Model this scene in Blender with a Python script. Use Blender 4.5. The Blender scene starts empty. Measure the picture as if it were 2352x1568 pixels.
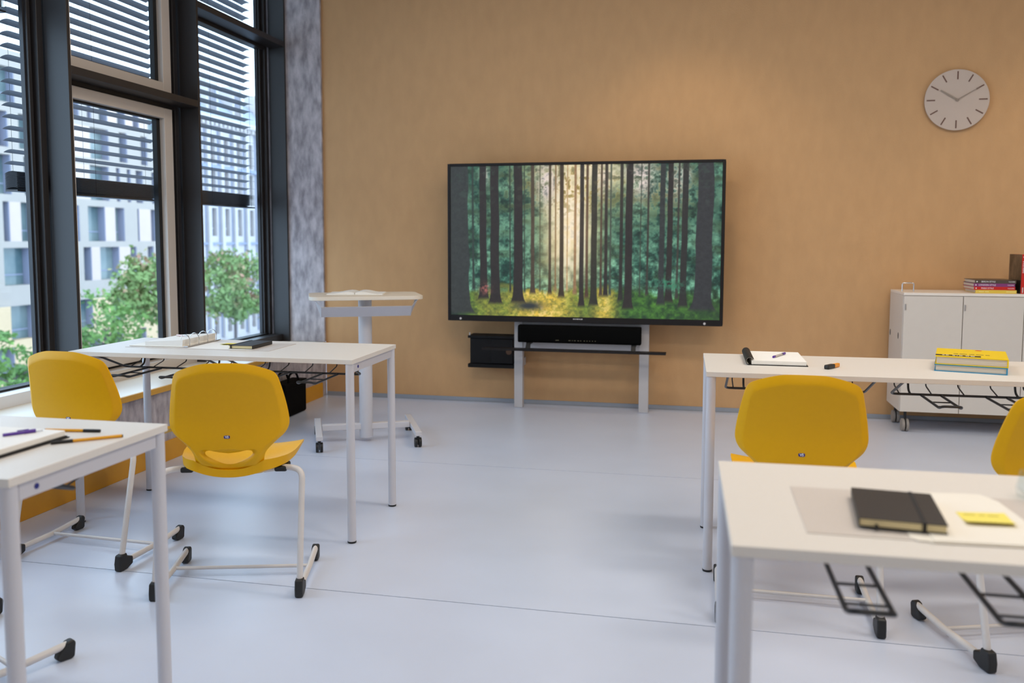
import bpy, bmesh, math, random
import numpy as np
from mathutils import Vector, Matrix
R = math.radians
SC = bpy.context.scene
COL = SC.collection
random.seed(7)

# ------------------------------------------------------------------ camera, world, lamps, exposure
cam_d = bpy.data.cameras.new('camera')
cam = bpy.data.objects.new('camera', cam_d)
COL.objects.link(cam)
SC.camera = cam
CAM_POS = Vector((0.0, 0.0, 1.242))
_r = Vector((0.97727418, 0.21196797, 0.00218322))
_u = Vector((-0.0191492, 0.07802054, 0.99676783))
_f = Vector((-0.21111252, 0.97415726, -0.08030648))
cam.matrix_world = Matrix(((_r.x, _u.x, -_f.x, CAM_POS.x), (_r.y, _u.y, -_f.y, CAM_POS.y),
                           (_r.z, _u.z, -_f.z, CAM_POS.z), (0, 0, 0, 1)))
cam_d.sensor_width = 36.0
cam_d.lens = 30.202
cam_d.shift_y = -0.03132
cam_d.clip_end = 400
cam_d.dof.use_dof = True
cam_d.dof.focus_distance = 3.7
cam_d.dof.aperture_fstop = 2.6

world = bpy.data.worlds.new('overcast_sky')
SC.world = world
world.use_nodes = True
bg = world.node_tree.nodes['Background']
bg.inputs[0].default_value = (0.60, 0.785, 1.0, 1)
bg.inputs[1].default_value = 3.3

def lamp(name, kind, loc, rot, energy, color, **kw):
    d = bpy.data.lights.new(name, kind)
    d.energy = energy
    d.color = color
    for k, v in kw.items():
        setattr(d, k, v)
    o = bpy.data.objects.new(name, d)
    o.location = loc
    o.rotation_euler = rot
    COL.objects.link(o)
    return o

WARM = (1.0, 0.80, 0.55)
NEUT = (1.0, 0.92, 0.82)
# recessed ceiling luminaires; the last, behind the camera, is an added fill lamp
for (lx, ly, e) in ((-1.0, 3.7, 18), (1.4, 3.4, 25), (-1.0, 1.9, 15), (1.4, 1.7, 21), (3.3, 2.6, 12), (1.0, -0.8, 24)):
    lamp('ceiling_and_fill_lamp', 'AREA', (lx, ly, 3.43), (0, 0, 0), e, NEUT, shape='RECTANGLE', size=1.2, size_y=0.3)
# warm downlights in front of the back wall
for (lx, ly, e) in ((-0.1, 5.42, 27), (2.55, 5.35, 27)):
    lamp('wall_downlight', 'SPOT', (lx, ly, 3.42), (R(4), 0, 0), e, WARM, spot_size=R(98), spot_blend=0.6, shadow_soft_size=0.09)

vs = SC.view_settings
vs.view_transform = 'Standard'
vs.look = 'None'
vs.gamma = 1.0
vs.use_curve_mapping = False
vs.exposure = 0.36
SC.cycles.max_bounces = 8
SC.cycles.diffuse_bounces = 5
SC.cycles.transparent_max_bounces = 16
SC.cycles.caustics_reflective = False
SC.cycles.caustics_refractive = False
SC.cycles.sample_clamp_indirect = 6

# ------------------------------------------------------------------ materials
def lin(c):
    return tuple(((v / 255) / 12.92 if v / 255 <= 0.04045 else ((v / 255 + 0.055) / 1.055) ** 2.4) for v in c)

def mat(name, rgb, rough=0.5, metal=0.0, var=0.0, scale=20.0, stretch=(1, 1, 1), bump=0.0, bscale=200.0,
        bstretch=(1, 1, 1), spec=0.5, alpha=1.0, trans=0.0, emit=0.0, detail=4.0, rgb2=None, lo=0.3, hi=0.7, coat=0.0):
    m = bpy.data.materials.get(name)
    if m:
        return m
    m = bpy.data.materials.new(name)
    m.use_nodes = True
    nt = m.node_tree
    b = nt.nodes['Principled BSDF']
    c = lin(rgb) + (1,)
    b.inputs['Base Color'].default_value = c
    b.inputs['Roughness'].default_value = rough
    b.inputs['Metallic'].default_value = metal
    b.inputs['Specular IOR Level'].default_value = spec
    b.inputs['Coat Weight'].default_value = coat
    if trans:
        b.inputs['Transmission Weight'].default_value = trans
        b.inputs['IOR'].default_value = 1.45
    if emit:
        b.inputs['Emission Color'].default_value = c
        b.inputs['Emission Strength'].default_value = emit
    def coords(st):
        tc = nt.nodes.new('ShaderNodeTexCoord')
        mp = nt.nodes.new('ShaderNodeMapping')
        mp.inputs['Scale'].default_value = st
        nt.links.new(tc.outputs['Object'], mp.inputs[0])
        return mp
    if var or rgb2:
        mp = coords(stretch)
        n = nt.nodes.new('ShaderNodeTexNoise')
        n.inputs['Scale'].default_value = scale
        n.inputs['Detail'].default_value = detail
        nt.links.new(mp.outputs[0], n.inputs['Vector'])
        rp = nt.nodes.new('ShaderNodeValToRGB')
        rp.color_ramp.elements[0].position = lo
        rp.color_ramp.elements[1].position = hi
        if rgb2:
            c2 = lin(rgb2) + (1,)
            rp.color_ramp.elements[0].color = c2
            rp.color_ramp.elements[1].color = c
        else:
            rp.color_ramp.elements[0].color = tuple(v * (1 - var) for v in c[:3]) + (1,)
            rp.color_ramp.elements[1].color = tuple(min(1, v * (1 + var)) for v in c[:3]) + (1,)
        nt.links.new(n.outputs['Fac'], rp.inputs[0])
        nt.links.new(rp.outputs[0], b.inputs['Base Color'])
    if bump:
        mp = coords(bstretch)
        n = nt.nodes.new('ShaderNodeTexNoise')
        n.inputs['Scale'].default_value = bscale
        n.inputs['Detail'].default_value = 3
        nt.links.new(mp.outputs[0], n.inputs['Vector'])
        bp = nt.nodes.new('ShaderNodeBump')
        bp.inputs['Strength'].default_value = bump
        bp.inputs['Distance'].default_value = 0.004
        nt.links.new(n.outputs['Fac'], bp.inputs['Height'])
        nt.links.new(bp.outputs[0], b.inputs['Normal'])
    return m

def glass_pane_mat():
    m = bpy.data.materials.new('window_glass')
    m.use_nodes = True
    nt = m.node_tree
    nt.nodes.clear()
    out = nt.nodes.new('ShaderNodeOutputMaterial')
    mix = nt.nodes.new('ShaderNodeMixShader')
    tr = nt.nodes.new('ShaderNodeBsdfTransparent')
    gl = nt.nodes.new('ShaderNodeBsdfGlossy')
    lw = nt.nodes.new('ShaderNodeLayerWeight')
    lw.inputs['Blend'].default_value = 0.5
    pw = nt.nodes.new('ShaderNodeMath')
    pw.operation = 'POWER'
    pw.inputs[1].default_value = 5.0
    fr = nt.nodes.new('ShaderNodeMath')
    fr.operation = 'MULTIPLY_ADD'
    fr.inputs[1].default_value = 0.5
    fr.inputs[2].default_value = 0.03
    nt.links.new(lw.outputs['Facing'], pw.inputs[0])
    nt.links.new(pw.outputs[0], fr.inputs[0])
    tr.inputs[0].default_value = (0.94, 0.97, 0.98, 1)
    gl.inputs['Roughness'].default_value = 0.0
    nt.links.new(fr.outputs[0], mix.inputs[0])
    nt.links.new(tr.outputs[0], mix.inputs[1])
    nt.links.new(gl.outputs[0], mix.inputs[2])
    nt.links.new(mix.outputs[0], out.inputs[0])
    return m

M = dict(
    wall=mat('tan_wallcovering', (203, 160, 114), 0.75, var=0.035, scale=14, stretch=(1, 1, 0.45), bump=0.35, bscale=240, bstretch=(1, 1, 0.4), spec=0.25),
    white=mat('white_paint', (236, 233, 228), 0.7, var=0.01, scale=3),
    concrete=mat('raw_concrete', (198, 189, 191), 0.8, rgb2=(138, 131, 134), scale=22, stretch=(1, 1, 0.4), detail=12, bump=0.5, bscale=90, lo=0.3, hi=0.68),
    floor=mat('blue_grey_linoleum', (202, 210, 228), 0.30, var=0.035, scale=2.2, detail=8, bump=0.05, bscale=500, spec=0.45),
    joint=mat('floor_joint', (120, 124, 130), 0.6, var=0.03),
    skirt=mat('grey_floor_skirting', (142, 148, 158), 0.5, var=0.02),
    ochre=mat('ochre_board', (214, 152, 38), 0.5, var=0.03, scale=12),
    ochre_edge=mat('ochre_edge_band', (208, 156, 62), 0.5, var=0.03, scale=30),
    sill=mat('cream_sill_laminate', (236, 228, 212), 0.3, var=0.015, scale=6),
    sillrail=mat('white_window_rail', (226, 227, 230), 0.35, var=0.01),
    anth=mat('anthracite_aluminium', (42, 39, 39), 0.45, metal=0.0, var=0.03, scale=8),
    anth2=mat('anthracite_gasket', (34, 34, 38), 0.5, var=0.02),
    black=mat('black_rubber', (14, 14, 15), 0.6, var=0.05),
    sash=mat('beige_sash', (206, 196, 186), 0.4, var=0.015, scale=5),
    glass=glass_pane_mat(),
    slat=mat('dark_slat_metal', (58, 55, 54), 0.45, metal=0.2, var=0.04),
    cord=mat('blind_cord', (30, 30, 32), 0.8, var=0.02),
    desk=mat('warm_white_laminate', (221, 215, 207), 0.42, var=0.012, scale=160, bump=0.04, bscale=700),
    deskedge=mat('laminate_edge', (216, 206, 194), 0.45, var=0.012, scale=30),
    legm=mat('pale_grey_steel', (202, 200, 205), 0.36, var=0.012, scale=9, spec=0.5),
    cap=mat('black_plastic', (26, 26, 27), 0.5, var=0.05, scale=40),
    wire=mat('black_wire', (24, 25, 28), 0.4, var=0.04, spec=0.6),
    bluecap=mat('blue_plug', (26, 34, 120), 0.4, var=0.02),
    chair=mat('yellow_polypropylene', (226, 168, 0), 0.42, var=0.012, scale=60, bump=0.03, bscale=900, spec=0.28),
    tube=mat('light_grey_tube', (212, 206, 202), 0.32, var=0.012, scale=14),
    badge=mat('purple_badge', (52, 44, 128), 0.35, var=0.02),
    badgew=mat('white_print', (236, 236, 238), 0.5, var=0.01),
    tv=mat('black_display_frame', (26, 22, 22), 0.45, spec=0.3, var=0.02),
    tvback=mat('black_housing', (16, 15, 17), 0.6, spec=0.25, var=0.03),
    silver=mat('silver_trim', (176, 172, 170), 0.3, metal=0.6, var=0.02),
    dotw=mat('pale_dot', (206, 202, 200), 0.4, var=0.01),
    stand=mat('grey_white_steel', (190, 186, 186), 0.45, var=0.012, scale=8),
    sbar=mat('black_speaker_cloth', (6, 6, 6), 0.9, spec=0.1, var=0.1, scale=300, bump=0.2, bscale=900),
    lectop=mat('cream_laminate_top', (226, 214, 196), 0.45, var=0.012),
    lecm=mat('white_powder_coat', (204, 201, 204), 0.4, var=0.01),
    paper=mat('white_paper', (240, 237, 231), 0.7, var=0.01, scale=60),
    pages=mat('page_edges', (226, 214, 196), 0.8, rgb2=(196, 186, 172), scale=40, stretch=(0.05, 0.05, 30)),
    cream=mat('ivory_page_edges', (222, 206, 160), 0.8, var=0.04, scale=40, stretch=(0.1, 0.1, 20)),
    nb=mat('black_leatherette', (36, 34, 34), 0.5, var=0.05, scale=200, bump=0.08, bscale=700),
    elastic=mat('black_elastic', (20, 20, 22), 0.75, var=0.04),
    matm=mat('translucent_grey_mat', (205, 196, 188), 0.4, var=0.04, scale=500),
    folder=mat('white_folder_card', (238, 232, 220), 0.5, var=0.01),
    sticky=mat('yellow_sticky_paper', (240, 224, 106), 0.7, var=0.01),
    ink=mat('pale_pencil_ink', (188, 172, 78), 0.8, var=0.02),
    yel=mat('yellow_book_cover', (238, 204, 4), 0.35, var=0.01),
    yel2=mat('amber_pen_barrel', (226, 160, 8), 0.35, var=0.01),
    blu=mat('cyan_book_cover', (22, 134, 178), 0.35, var=0.01),
    blu2=mat('deep_blue_spine', (24, 18, 150), 0.35, var=0.01),
    red=mat('red_book_cover', (196, 26, 12), 0.4, var=0.01),
    pur=mat('purple_book_cover', (128, 52, 112), 0.4, var=0.02),
    brn=mat('brown_book_cover', (76, 64, 52), 0.4, var=0.05),
    photo=mat('brown_photo_print', (126, 102, 78), 0.4, rgb2=(58, 42, 28), scale=14, detail=6),
    yel3=mat('straw_book_cover', (222, 194, 76), 0.4, var=0.02),
    violet=mat('violet_plastic', (84, 46, 150), 0.3, var=0.01),
    orange=mat('orange_plastic', (226, 146, 34), 0.4, var=0.01),
    clear=mat('clear_plastic', (240, 240, 244), 0.06, trans=1.0),
    cab=mat('white_cabinet_lacquer', (214, 206, 196), 0.4, var=0.01),
    cabtop=mat('cabinet_top', (234, 226, 216), 0.35, var=0.01),
    seam=mat('dark_seam', (96, 88, 80), 0.7, var=0.02),
    chrome=mat('chrome', (216, 216, 218), 0.15, metal=1.0, var=0.01),
    wheel=mat('grey_wheel_tread', (150, 142, 134), 0.6, var=0.04),
    clockf=mat('pinkish_white_dial', (196, 178, 164), 0.5, var=0.01),
    clockm=mat('brown_dial_mark', (104, 74, 62), 0.5, var=0.02),
    clockh=mat('grey_clock_hand', (146, 132, 118), 0.45, var=0.01),
    bag=mat('black_bag_fabric', (8, 8, 8), 0.85, spec=0.1, var=0.1, scale=80),
    f_blue=mat('pale_blue_facade', (168, 156, 145), 0.7, var=0.03, scale=0.6),
    f_pink=mat('blush_facade', (196, 174, 162), 0.7, var=0.03, scale=0.8),
    f_beige=mat('beige_stone_facade', (210, 180, 142), 0.75, var=0.05, scale=1.2),
    f_rev=mat('blue_grey_reveal', (140, 142, 160), 0.6, var=0.03),
    f_glass=mat('teal_window_glass', (136, 146, 142), 0.12, rgb2=(66, 92, 98), scale=0.3, spec=0.6),
    f_old=mat('pale_stone_facade', (190, 182, 178), 0.8, var=0.05, scale=1.0),
    f_old2=mat('grey_stone_joint', (140, 146, 166), 0.8, var=0.05),
    f_roof=mat('slate_roof', (150, 156, 170), 0.6, var=0.05),
    f_win2=mat('brown_window_glass', (128, 116, 110), 0.2, rgb2=(96, 100, 116), scale=0.6),
    street=mat('street_paving', (170, 176, 190), 0.8, var=0.06, scale=0.8),
    bark=mat('tree_bark', (92, 84, 84), 0.9, var=0.15, scale=9),
    leaf1=mat('green_red_leaves', (112, 138, 76), 0.6, rgb2=(178, 122, 106), scale=0.9, detail=6, lo=0.33, hi=0.47),
    leaf2=mat('light_green_leaves', (112, 150, 66), 0.6, rgb2=(70, 104, 52), scale=1.4, detail=5),
)

# ------------------------------------------------------------------ mesh helpers
class MB:
    def __init__(s):
        s.v = []
        s.f = []
    def add(s, vs_, fs_):
        b = len(s.v)
        s.v += [tuple(p) for p in vs_]
        s.f += [tuple(i + b for i in q) for q in fs_]
        return s
    def box(s, x0, x1, y0, y1, z0, z1):
        return s.add([(x0, y0, z0), (x1, y0, z0), (x1, y1, z0), (x0, y1, z0), (x0, y0, z1), (x1, y0, z1), (x1, y1, z1), (x0, y1, z1)],
                     [(3, 2, 1, 0), (4, 5, 6, 7), (0, 1, 5, 4), (1, 2, 6, 5), (2, 3, 7, 6), (3, 0, 4, 7)])
    def prism(s, poly, z0, z1):
        n = len(poly)
        vs_ = [(p[0], p[1], z0) for p in poly] + [(p[0], p[1], z1) for p in poly]
        fs_ = [tuple(reversed(range(n))), tuple(range(n, 2 * n))] + [(i, (i + 1) % n, n + (i + 1) % n, n + i) for i in range(n)]
        return s.add(vs_, fs_)
    def prism_x(s, poly, x0, x1):      # poly in (y, z)
        n = len(poly)
        vs_ = [(x0, p[0], p[1]) for p in poly] + [(x1, p[0], p[1]) for p in poly]
        fs_ = [tuple(reversed(range(n))), tuple(range(n, 2 * n))] + [(i, (i + 1) % n, n + (i + 1) % n, n + i) for i in range(n)]
        return s.add(vs_, fs_)
    def prism_y(s, poly, y0, y1):      # poly in (x, z)
        n = len(poly)
        vs_ = [(p[0], y0, p[1]) for p in poly] + [(p[0], y1, p[1]) for p in poly]
        fs_ = [tuple(range(n)), tuple(reversed(range(n, 2 * n)))] + [((i + 1) % n, i, n + i, n + (i + 1) % n) for i in range(n)]
        return s.add(vs_, fs_)
    def tube(s, path, r, n=10, r2=None):
        pts = [Vector(p) for p in path]
        k = len(pts)
        t0 = (pts[1] - pts[0]).normalized()
        a = Vector((0, 0, 1)) if abs(t0.z) < 0.9 else Vector((1, 0, 0))
        nrm = t0.cross(a).normalized()
        vs_, fs_ = [], []
        for i, p in enumerate(pts):
            t = (pts[min(i + 1, k - 1)] - pts[max(i - 1, 0)]).normalized()
            nrm = (nrm - t * nrm.dot(t)).normalized()
            bn = t.cross(nrm)
            rr = r if r2 is None else r + (r2 - r) * i / (k - 1)
            for j in range(n):
                q = 2 * math.pi * j / n
                vs_.append(p + nrm * (rr * math.cos(q)) + bn * (rr * math.sin(q)))
        for i in range(k - 1):
            for j in range(n):
                fs_.append((i * n + j, i * n + (j + 1) % n, (i + 1) * n + (j + 1) % n, (i + 1) * n + j))
        fs_.append(tuple(reversed(range(n))))
        fs_.append(tuple(range((k - 1) * n, k * n)))
        return s.add(vs_, fs_)
    def cyl(s, p0, p1, r, n=16, r2=None):
        return s.tube([p0, p1], r, n, r2)
    def lathe(s, prof, c=(0, 0, 0), n=24):
        vs_, fs_ = [], []
        for (r, z) in prof:
            for j in range(n):
                q = 2 * math.pi * j / n
                vs_.append((c[0] + r * math.cos(q), c[1] + r * math.sin(q), c[2] + z))
        k = len(prof)
        for i in range(k - 1):
            for j in range(n):
                fs_.append((i * n + j, i * n + (j + 1) % n, (i + 1) * n + (j + 1) % n, (i + 1) * n + j))
        fs_.append(tuple(reversed(range(n))))
        fs_.append(tuple(range((k - 1) * n, k * n)))
        return s.add(vs_, fs_)
    def build(s, name, m, parent=None, smooth=False, bevel=0.0, seg=2, angle=40):
        me = bpy.data.meshes.new(name)
        me.from_pydata(s.v, [], s.f)
        me.update()
        o = bpy.data.objects.new(name, me)
        COL.objects.link(o)
        me.materials.append(M[m] if isinstance(m, str) else m)
        bm = bmesh.new()
        bm.from_mesh(me)
        bmesh.ops.recalc_face_normals(bm, faces=bm.faces)
        bm.to_mesh(me)
        bm.free()
        if smooth or bevel:
            for p in me.polygons:
                p.use_smooth = True
            me.set_sharp_from_angle(angle=R(angle))
        if bevel:
            b = o.modifiers.new('bevel', 'BEVEL')
            b.width = bevel
            b.segments = seg
            b.limit_method = 'ANGLE'
            b.angle_limit = R(35)
            b.harden_normals = True
        if parent:
            o.parent = parent
        return o

def fillet(pts, r, n=5):
    P = [Vector(p) for p in pts]
    out = [P[0]]
    for i in range(1, len(P) - 1):
        a, b, c = P[i - 1], P[i], P[i + 1]
        d1, d2 = (a - b), (c - b)
        l = min(r, d1.length * 0.48, d2.length * 0.48)
        p, q = b + d1.normalized() * l, b + d2.normalized() * l
        for k in range(n + 1):
            t = k / n
            out.append(p * (1 - t) ** 2 + b * 2 * t * (1 - t) + q * t * t)
    out.append(P[-1])
    return out

def rrect(x0, x1, y0, y1, r, n=5):
    out = []
    for (cx, cy, a0) in ((x1 - r, y1 - r, 0), (x0 + r, y1 - r, 90), (x0 + r, y0 + r, 180), (x1 - r, y0 + r, 270)):
        for k in range(n + 1):
            a = R(a0 + 90 * k / n)
            out.append((cx + r * math.cos(a), cy + r * math.sin(a)))
    return out

def catmull(pts, per=6, closed=False):
    P = [Vector(p) for p in pts]
    n = len(P)
    out = []
    rng = range(n) if closed else range(n - 1)
    for i in rng:
        g = (lambda k: P[k % n]) if closed else (lambda k: P[max(0, min(n - 1, k))])
        p0, p1, p2, p3 = g(i - 1), g(i), g(i + 1), g(i + 2)
        for k in range(per):
            t = k / per
            out.append(0.5 * ((2 * p1) + (p2 - p0) * t + (2 * p0 - 5 * p1 + 4 * p2 - p3) * t * t + (3 * p1 - p0 - 3 * p2 + p3) * t ** 3))
    if not closed:
        out.append(P[-1])
    return out

def empty(name, loc=(0, 0, 0), rz=0.0):
    o = bpy.data.objects.new(name, None)
    o.location = loc
    o.rotation_euler = (0, 0, rz)
    o.empty_display_size = 0.1
    COL.objects.link(o)
    return o

def tag(o, label, cat, group=None, kind=None):
    o['label'] = label
    o['category'] = cat
    if group:
        o['group'] = group
    if kind:
        o['kind'] = kind
    return o

def struct(o, label, cat):
    return tag(o, label, cat, kind='structure')

def copy_tree(o, parent=None):
    c = o.copy()
    COL.objects.link(c)
    c.parent = parent
    for ch in list(o.children):
        copy_tree(ch, c)
    return c

def text_mesh(name, txt, size, m, parent, mtx, depth=0.0004, spacing=1.0, bold=0.0):
    cu = bpy.data.curves.new(name, 'FONT')
    cu.body = txt
    cu.size = size
    cu.extrude = depth
    cu.offset = bold
    cu.align_x = 'CENTER'
    cu.align_y = 'CENTER'
    cu.space_character = spacing
    cu.resolution_u = 3
    t = bpy.data.objects.new(name + '_src', cu)
    COL.objects.link(t)
    dg = bpy.context.evaluated_depsgraph_get()
    me = bpy.data.meshes.new_from_object(t.evaluated_get(dg))
    COL.objects.unlink(t)
    bpy.data.objects.remove(t)
    me.materials.clear()
    me.materials.append(M[m])
    o = bpy.data.objects.new(name, me)
    COL.objects.link(o)
    o.parent = parent
    o.matrix_local = mtx
    return o

# ------------------------------------------------------------------ room shell
XL, XR, YB, YF, ZC = -2.908, 4.2, 6.3705, -3.2, 3.45
floor = struct(empty('floor'), 'pale blue-grey linoleum floor laid in wide sheets', 'floor')
MB().box(-3.3, XR + .1, YF - .1, YB + .1, -0.06, -0.004).build('floor_bed', 'joint', floor)
ys = [YF, -0.757, 1.0017, 2.7604, 4.5187, 6.277, YB]
for i in range(len(ys) - 1):
    MB().box(XL, XR, ys[i] + .0022, ys[i + 1] - .0022, -0.0045, 0).build('floor_sheet', 'floor', floor)
wb = struct(MB().box(XL + .0032, XR + .1, YB, YB + .15, -0.05, ZC).build('wall_back', 'wall'), 'tan textured back wall behind the big screen', 'wall')
bb = MB()
bb.prism_x([(YB, 0), (YB - .03, 0), (YB - .012, .006), (YB - .007, .030), (YB, .030)], XL + .012, XR)
struct(bb.build('baseboard_back', 'skirt', bevel=.002), 'grey coved skirting along the foot of the tan wall', 'skirting')
struct(MB().box(XR, XR + .15, YF, YB, -0.05, ZC).build('wall_right', 'white'), 'plain white wall on the right of the room', 'wall')
struct(MB().box(-3.45, XR + .15, YF - .15, YF, -0.05, ZC).build('wall_rear', 'white'), 'plain white wall at the rear of the room', 'wall')
struct(MB().box(-3.45, XR + .15, YF - .15, YB + .15, ZC, ZC + .12).build('ceiling', mat('grey_white_ceiling', (186, 182, 178), .8, var=.01, scale=4)), 'white ceiling of the classroom', 'ceiling')

wl = struct(empty('wall_left'), 'concrete parapet wall under the windows', 'wall')
MB().box(-3.44, XL, YF, YB - .001, -0.05, .398).build('parapet', 'concrete', wl)
MB().box(-3.45, -3.2, YF, YB, 3.30, ZC).build('lintel', 'white', wl)
MB().box(-3.33, XL + .004, YB - .085, YB - .0005, 0.0, .398).build('corner_strip', 'concrete', wl, bevel=.004)
pier = MB().box(-3.46, XL + .003, YB - .022, YB + .15, .43, ZC)
struct(pier.build('trim_1', 'concrete', bevel=.003), 'raw concrete pier at the far end of the window niche', 'pier')
sl = struct(empty('trim_2'), 'cream window sill board with ochre front edge', 'window sill')
MB().box(-3.257, XL + .004, YF, YB - .001, .400, .428).build('sill_board', 'sill', sl)
MB().box(XL + .004, XL + .022, YF, YB - .001, .398, .4285).build('edge_band', 'ochre_edge', sl, bevel=.001)
struct(MB().box(XL, XL + .014, YF, YB - .09, 0, .113).build('baseboard_left', 'ochre', bevel=.002), 'ochre baseboard under the concrete parapet', 'baseboard')

# windows: posts every 1.195 m
POSTS = [6.336, 5.127, 3.943, 2.748, 1.553, .358, -.837, -2.032, -3.2]
def window(n, y1, y0, transom, sash, lowrail):
    w = struct(empty('window_%d' % n), 'tall window with anthracite frame, bay %d from the tan wall' % n, 'window')
    zb, zt = .428, 3.30
    # deep inner post at the far side of the bay
    MB().box(-3.335, -3.2, y1 - .010, y1 + .012, zb, zt).build('post', 'anth', w, bevel=.002)
    # stepped jambs
    a, b = y1 - .0105, y0 + .0125
    for (p, d) in ((a, -1), (b, 1)):
        q = sorted((p, p + d * .040))
        MB().box(-3.415, -3.345, q[0], q[1], zb, zt).build('jamb', 'anth', w, bevel=.003)
        q = sorted((p + d * .052, p + d * .074))
        MB().box(-3.412, -3.372, q[0], q[1], zb, zt).build('inner_jamb', 'anth', w, bevel=.002)
        q = sorted((p + d * .0405, p + d * .0515))
        MB().box(-3.412, -3.392, q[0], q[1], zb, zt).build('shadow_gap', 'black', w)
        q = sorted((p + d * .0742, p + d * .085))
        MB().box(-3.411, -3.388, q[0], q[1], zb, zt).build('gasket', 'anth2', w)
    MB().box(-3.43, -3.258, y0 + .0125, y1 - .0105, zb - .02, .487).build('bottom_rail', lowrail, w, bevel=.003)
    MB().box(-3.42, -3.35, b + .065, a - .065, .488, .498).build('bottom_gasket', 'black', w)
    MB().box(-3.42, -3.345, b + .065, a - .065, zt - .06, zt).build('top_rail', 'anth', w, bevel=.003)
    lo, hi = b + .085, a - .085
    if transom:
        MB().box(-3.335, -3.2, y0 + .0125, y1 - .0105, transom, transom + .042).build('transom', 'anth', w, bevel=.002)
        MB().box(-3.42, -3.345, b + .04, a - .04, transom - .022, transom + .060).build('transom_frame', 'anth', w, bevel=.003)
    segs = [(.498, zt - .06)] if not transom else [(.498, transom - .022), (transom + .060, zt - .06)]
    for (q0, q1) in segs:
        if sash:
            s0, s1 = b + .075, a - .100
            t = .085
            th_ = .066
            sm = MB()
            o0, o1 = q0 + .004, q1 - .006
            sm.box(-3.395, -3.325, s0, s0 + t, o0, o1)
            sm.box(-3.395, -3.325, s1 - t, s1, o0, o1)
            sm.box(-3.395, -3.325, s0 + t, s1 - t, o0, o0 + th_)
            sm.box(-3.395, -3.325, s0 + t, s1 - t, o1 - th_, o1)
            fr = sm.build('sash', 'sash', w, bevel=.004)
            g = MB()
            k0, k1, k2, k3 = s0 + t, s1 - t, o0 + th_, o1 - th_
            g.box(-3.392, -3.36, k0, k0 + .03, k2, k3)
            g.box(-3.392, -3.36, k1 - .035, k1, k2, k3)
            g.box(-3.392, -3.36, k0, k1, k2, k2 + .012)
            g.box(-3.392, -3.36, k0, k1, k3 - .012, k3)
            g.build('sash_gasket', 'black', fr)
            MB().box(-3.383, -3.377, k0 + .0, k1, k2, k3).build('pane', 'glass', fr)
        else:
            MB().box(-3.408, -3.402, lo - .01, hi + .01, q0, q1).build('pane', 'glass', w)
    return w
MB().box(-3.44, -3.2, YF, POSTS[5] - .013, .43, 3.30).build('daylight_stop_wall', 'white', wl)  # unseen bays closed with added solid wall to cut frontal daylight
RAILM = ['anth', 'sash', 'sillrail', 'sillrail', 'sash']
for i in range(5):
    window(i + 1, POSTS[i], POSTS[i + 1], 2.742 if i == 0 else (2.10 if i in (1, 4) else None), i in (1, 4), RAILM[i])

# exterior venetian blinds
def slat_mesh(L):
    s = MB()
    n = 7
    pr = []
    for k in range(n):
        t = k / (n - 1)
        x = (t - .5) * .078
        z = .009 * (1 - (2 * t - 1) ** 2) + .009 * (t - .5)
        pr.append((x, z))
    vs_, fs_ = [], []
    for (yy) in (-L / 2, L / 2):
        for (x, z) in pr:
            vs_.append((x, yy, z))
        for (x, z) in pr:
            vs_.append((x, yy, z - .0012))
    m = 2 * n
    for k in range(n - 1):
        fs_.append((k, k + 1, m + k + 1, m + k))
        fs_.append((n + k + 1, n + k, m + n + k, m + n + k + 1))
    fs_ += [(0, n, m + n, m), (n - 1, 2 * n - 1, m + 2 * n - 1, m + n - 1)]
    fs_ += [tuple(list(range(n)) + list(range(2 * n - 1, n - 1, -1))), tuple(m + q for q in (list(range(n)) + list(range(2 * n - 1, n - 1, -1))))]
    return s.add(vs_, fs_)
def blind(y0, y1, zb, label, raised=False):
    t = tag(empty('venetian_blind', (-3.5, (y0 + y1) / 2, zb)), label, 'blind', 'exterior venetian blinds')
    L = y1 - y0
    first = slat_mesh(L).build('slat', 'slat', t, smooth=True, angle=50)
    zs = []
    nst = 14
    for k in range(nst):
        zs.append(.012 + k * .0062)
    z = .012 + nst * .0062 + .045
    while not raised and z < 3.26 - zb:
        zs.append(z)
        z += .060
    if raised:
        zs = [.012 + k * .0062 for k in range(42)]
    for k, zz in enumerate(zs):
        o = first if k == 0 else first.copy()
        if k:
            COL.objects.link(o)
            o.parent = t
        o.location = (0, 0, zz)
    MB().box(-.038, .038, -L / 2, L / 2, -.004, .006).build('bottom_bar', 'slat', t, bevel=.002)
    for yy in (-L / 2 + .06, -.02, L / 2 - .06):
        c = MB()
        for xx in (-.039, .039):
            c.cyl((xx, yy, 0), (xx, yy, 3.28 - zb), .0009, 5)
        c.build('ladder_cord', 'cord', t)
    return t
blind(5.115, 6.30, 1.493, 'dark venetian blind lowered halfway in the bay beside the concrete pier')
blind(3.85, 5.085, 1.493, 'dark venetian blind lowered halfway behind the beige-framed sash')
blind(2.68, 3.825, 2.39, 'dark venetian blind drawn up high at the left edge of the photo', True)

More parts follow.
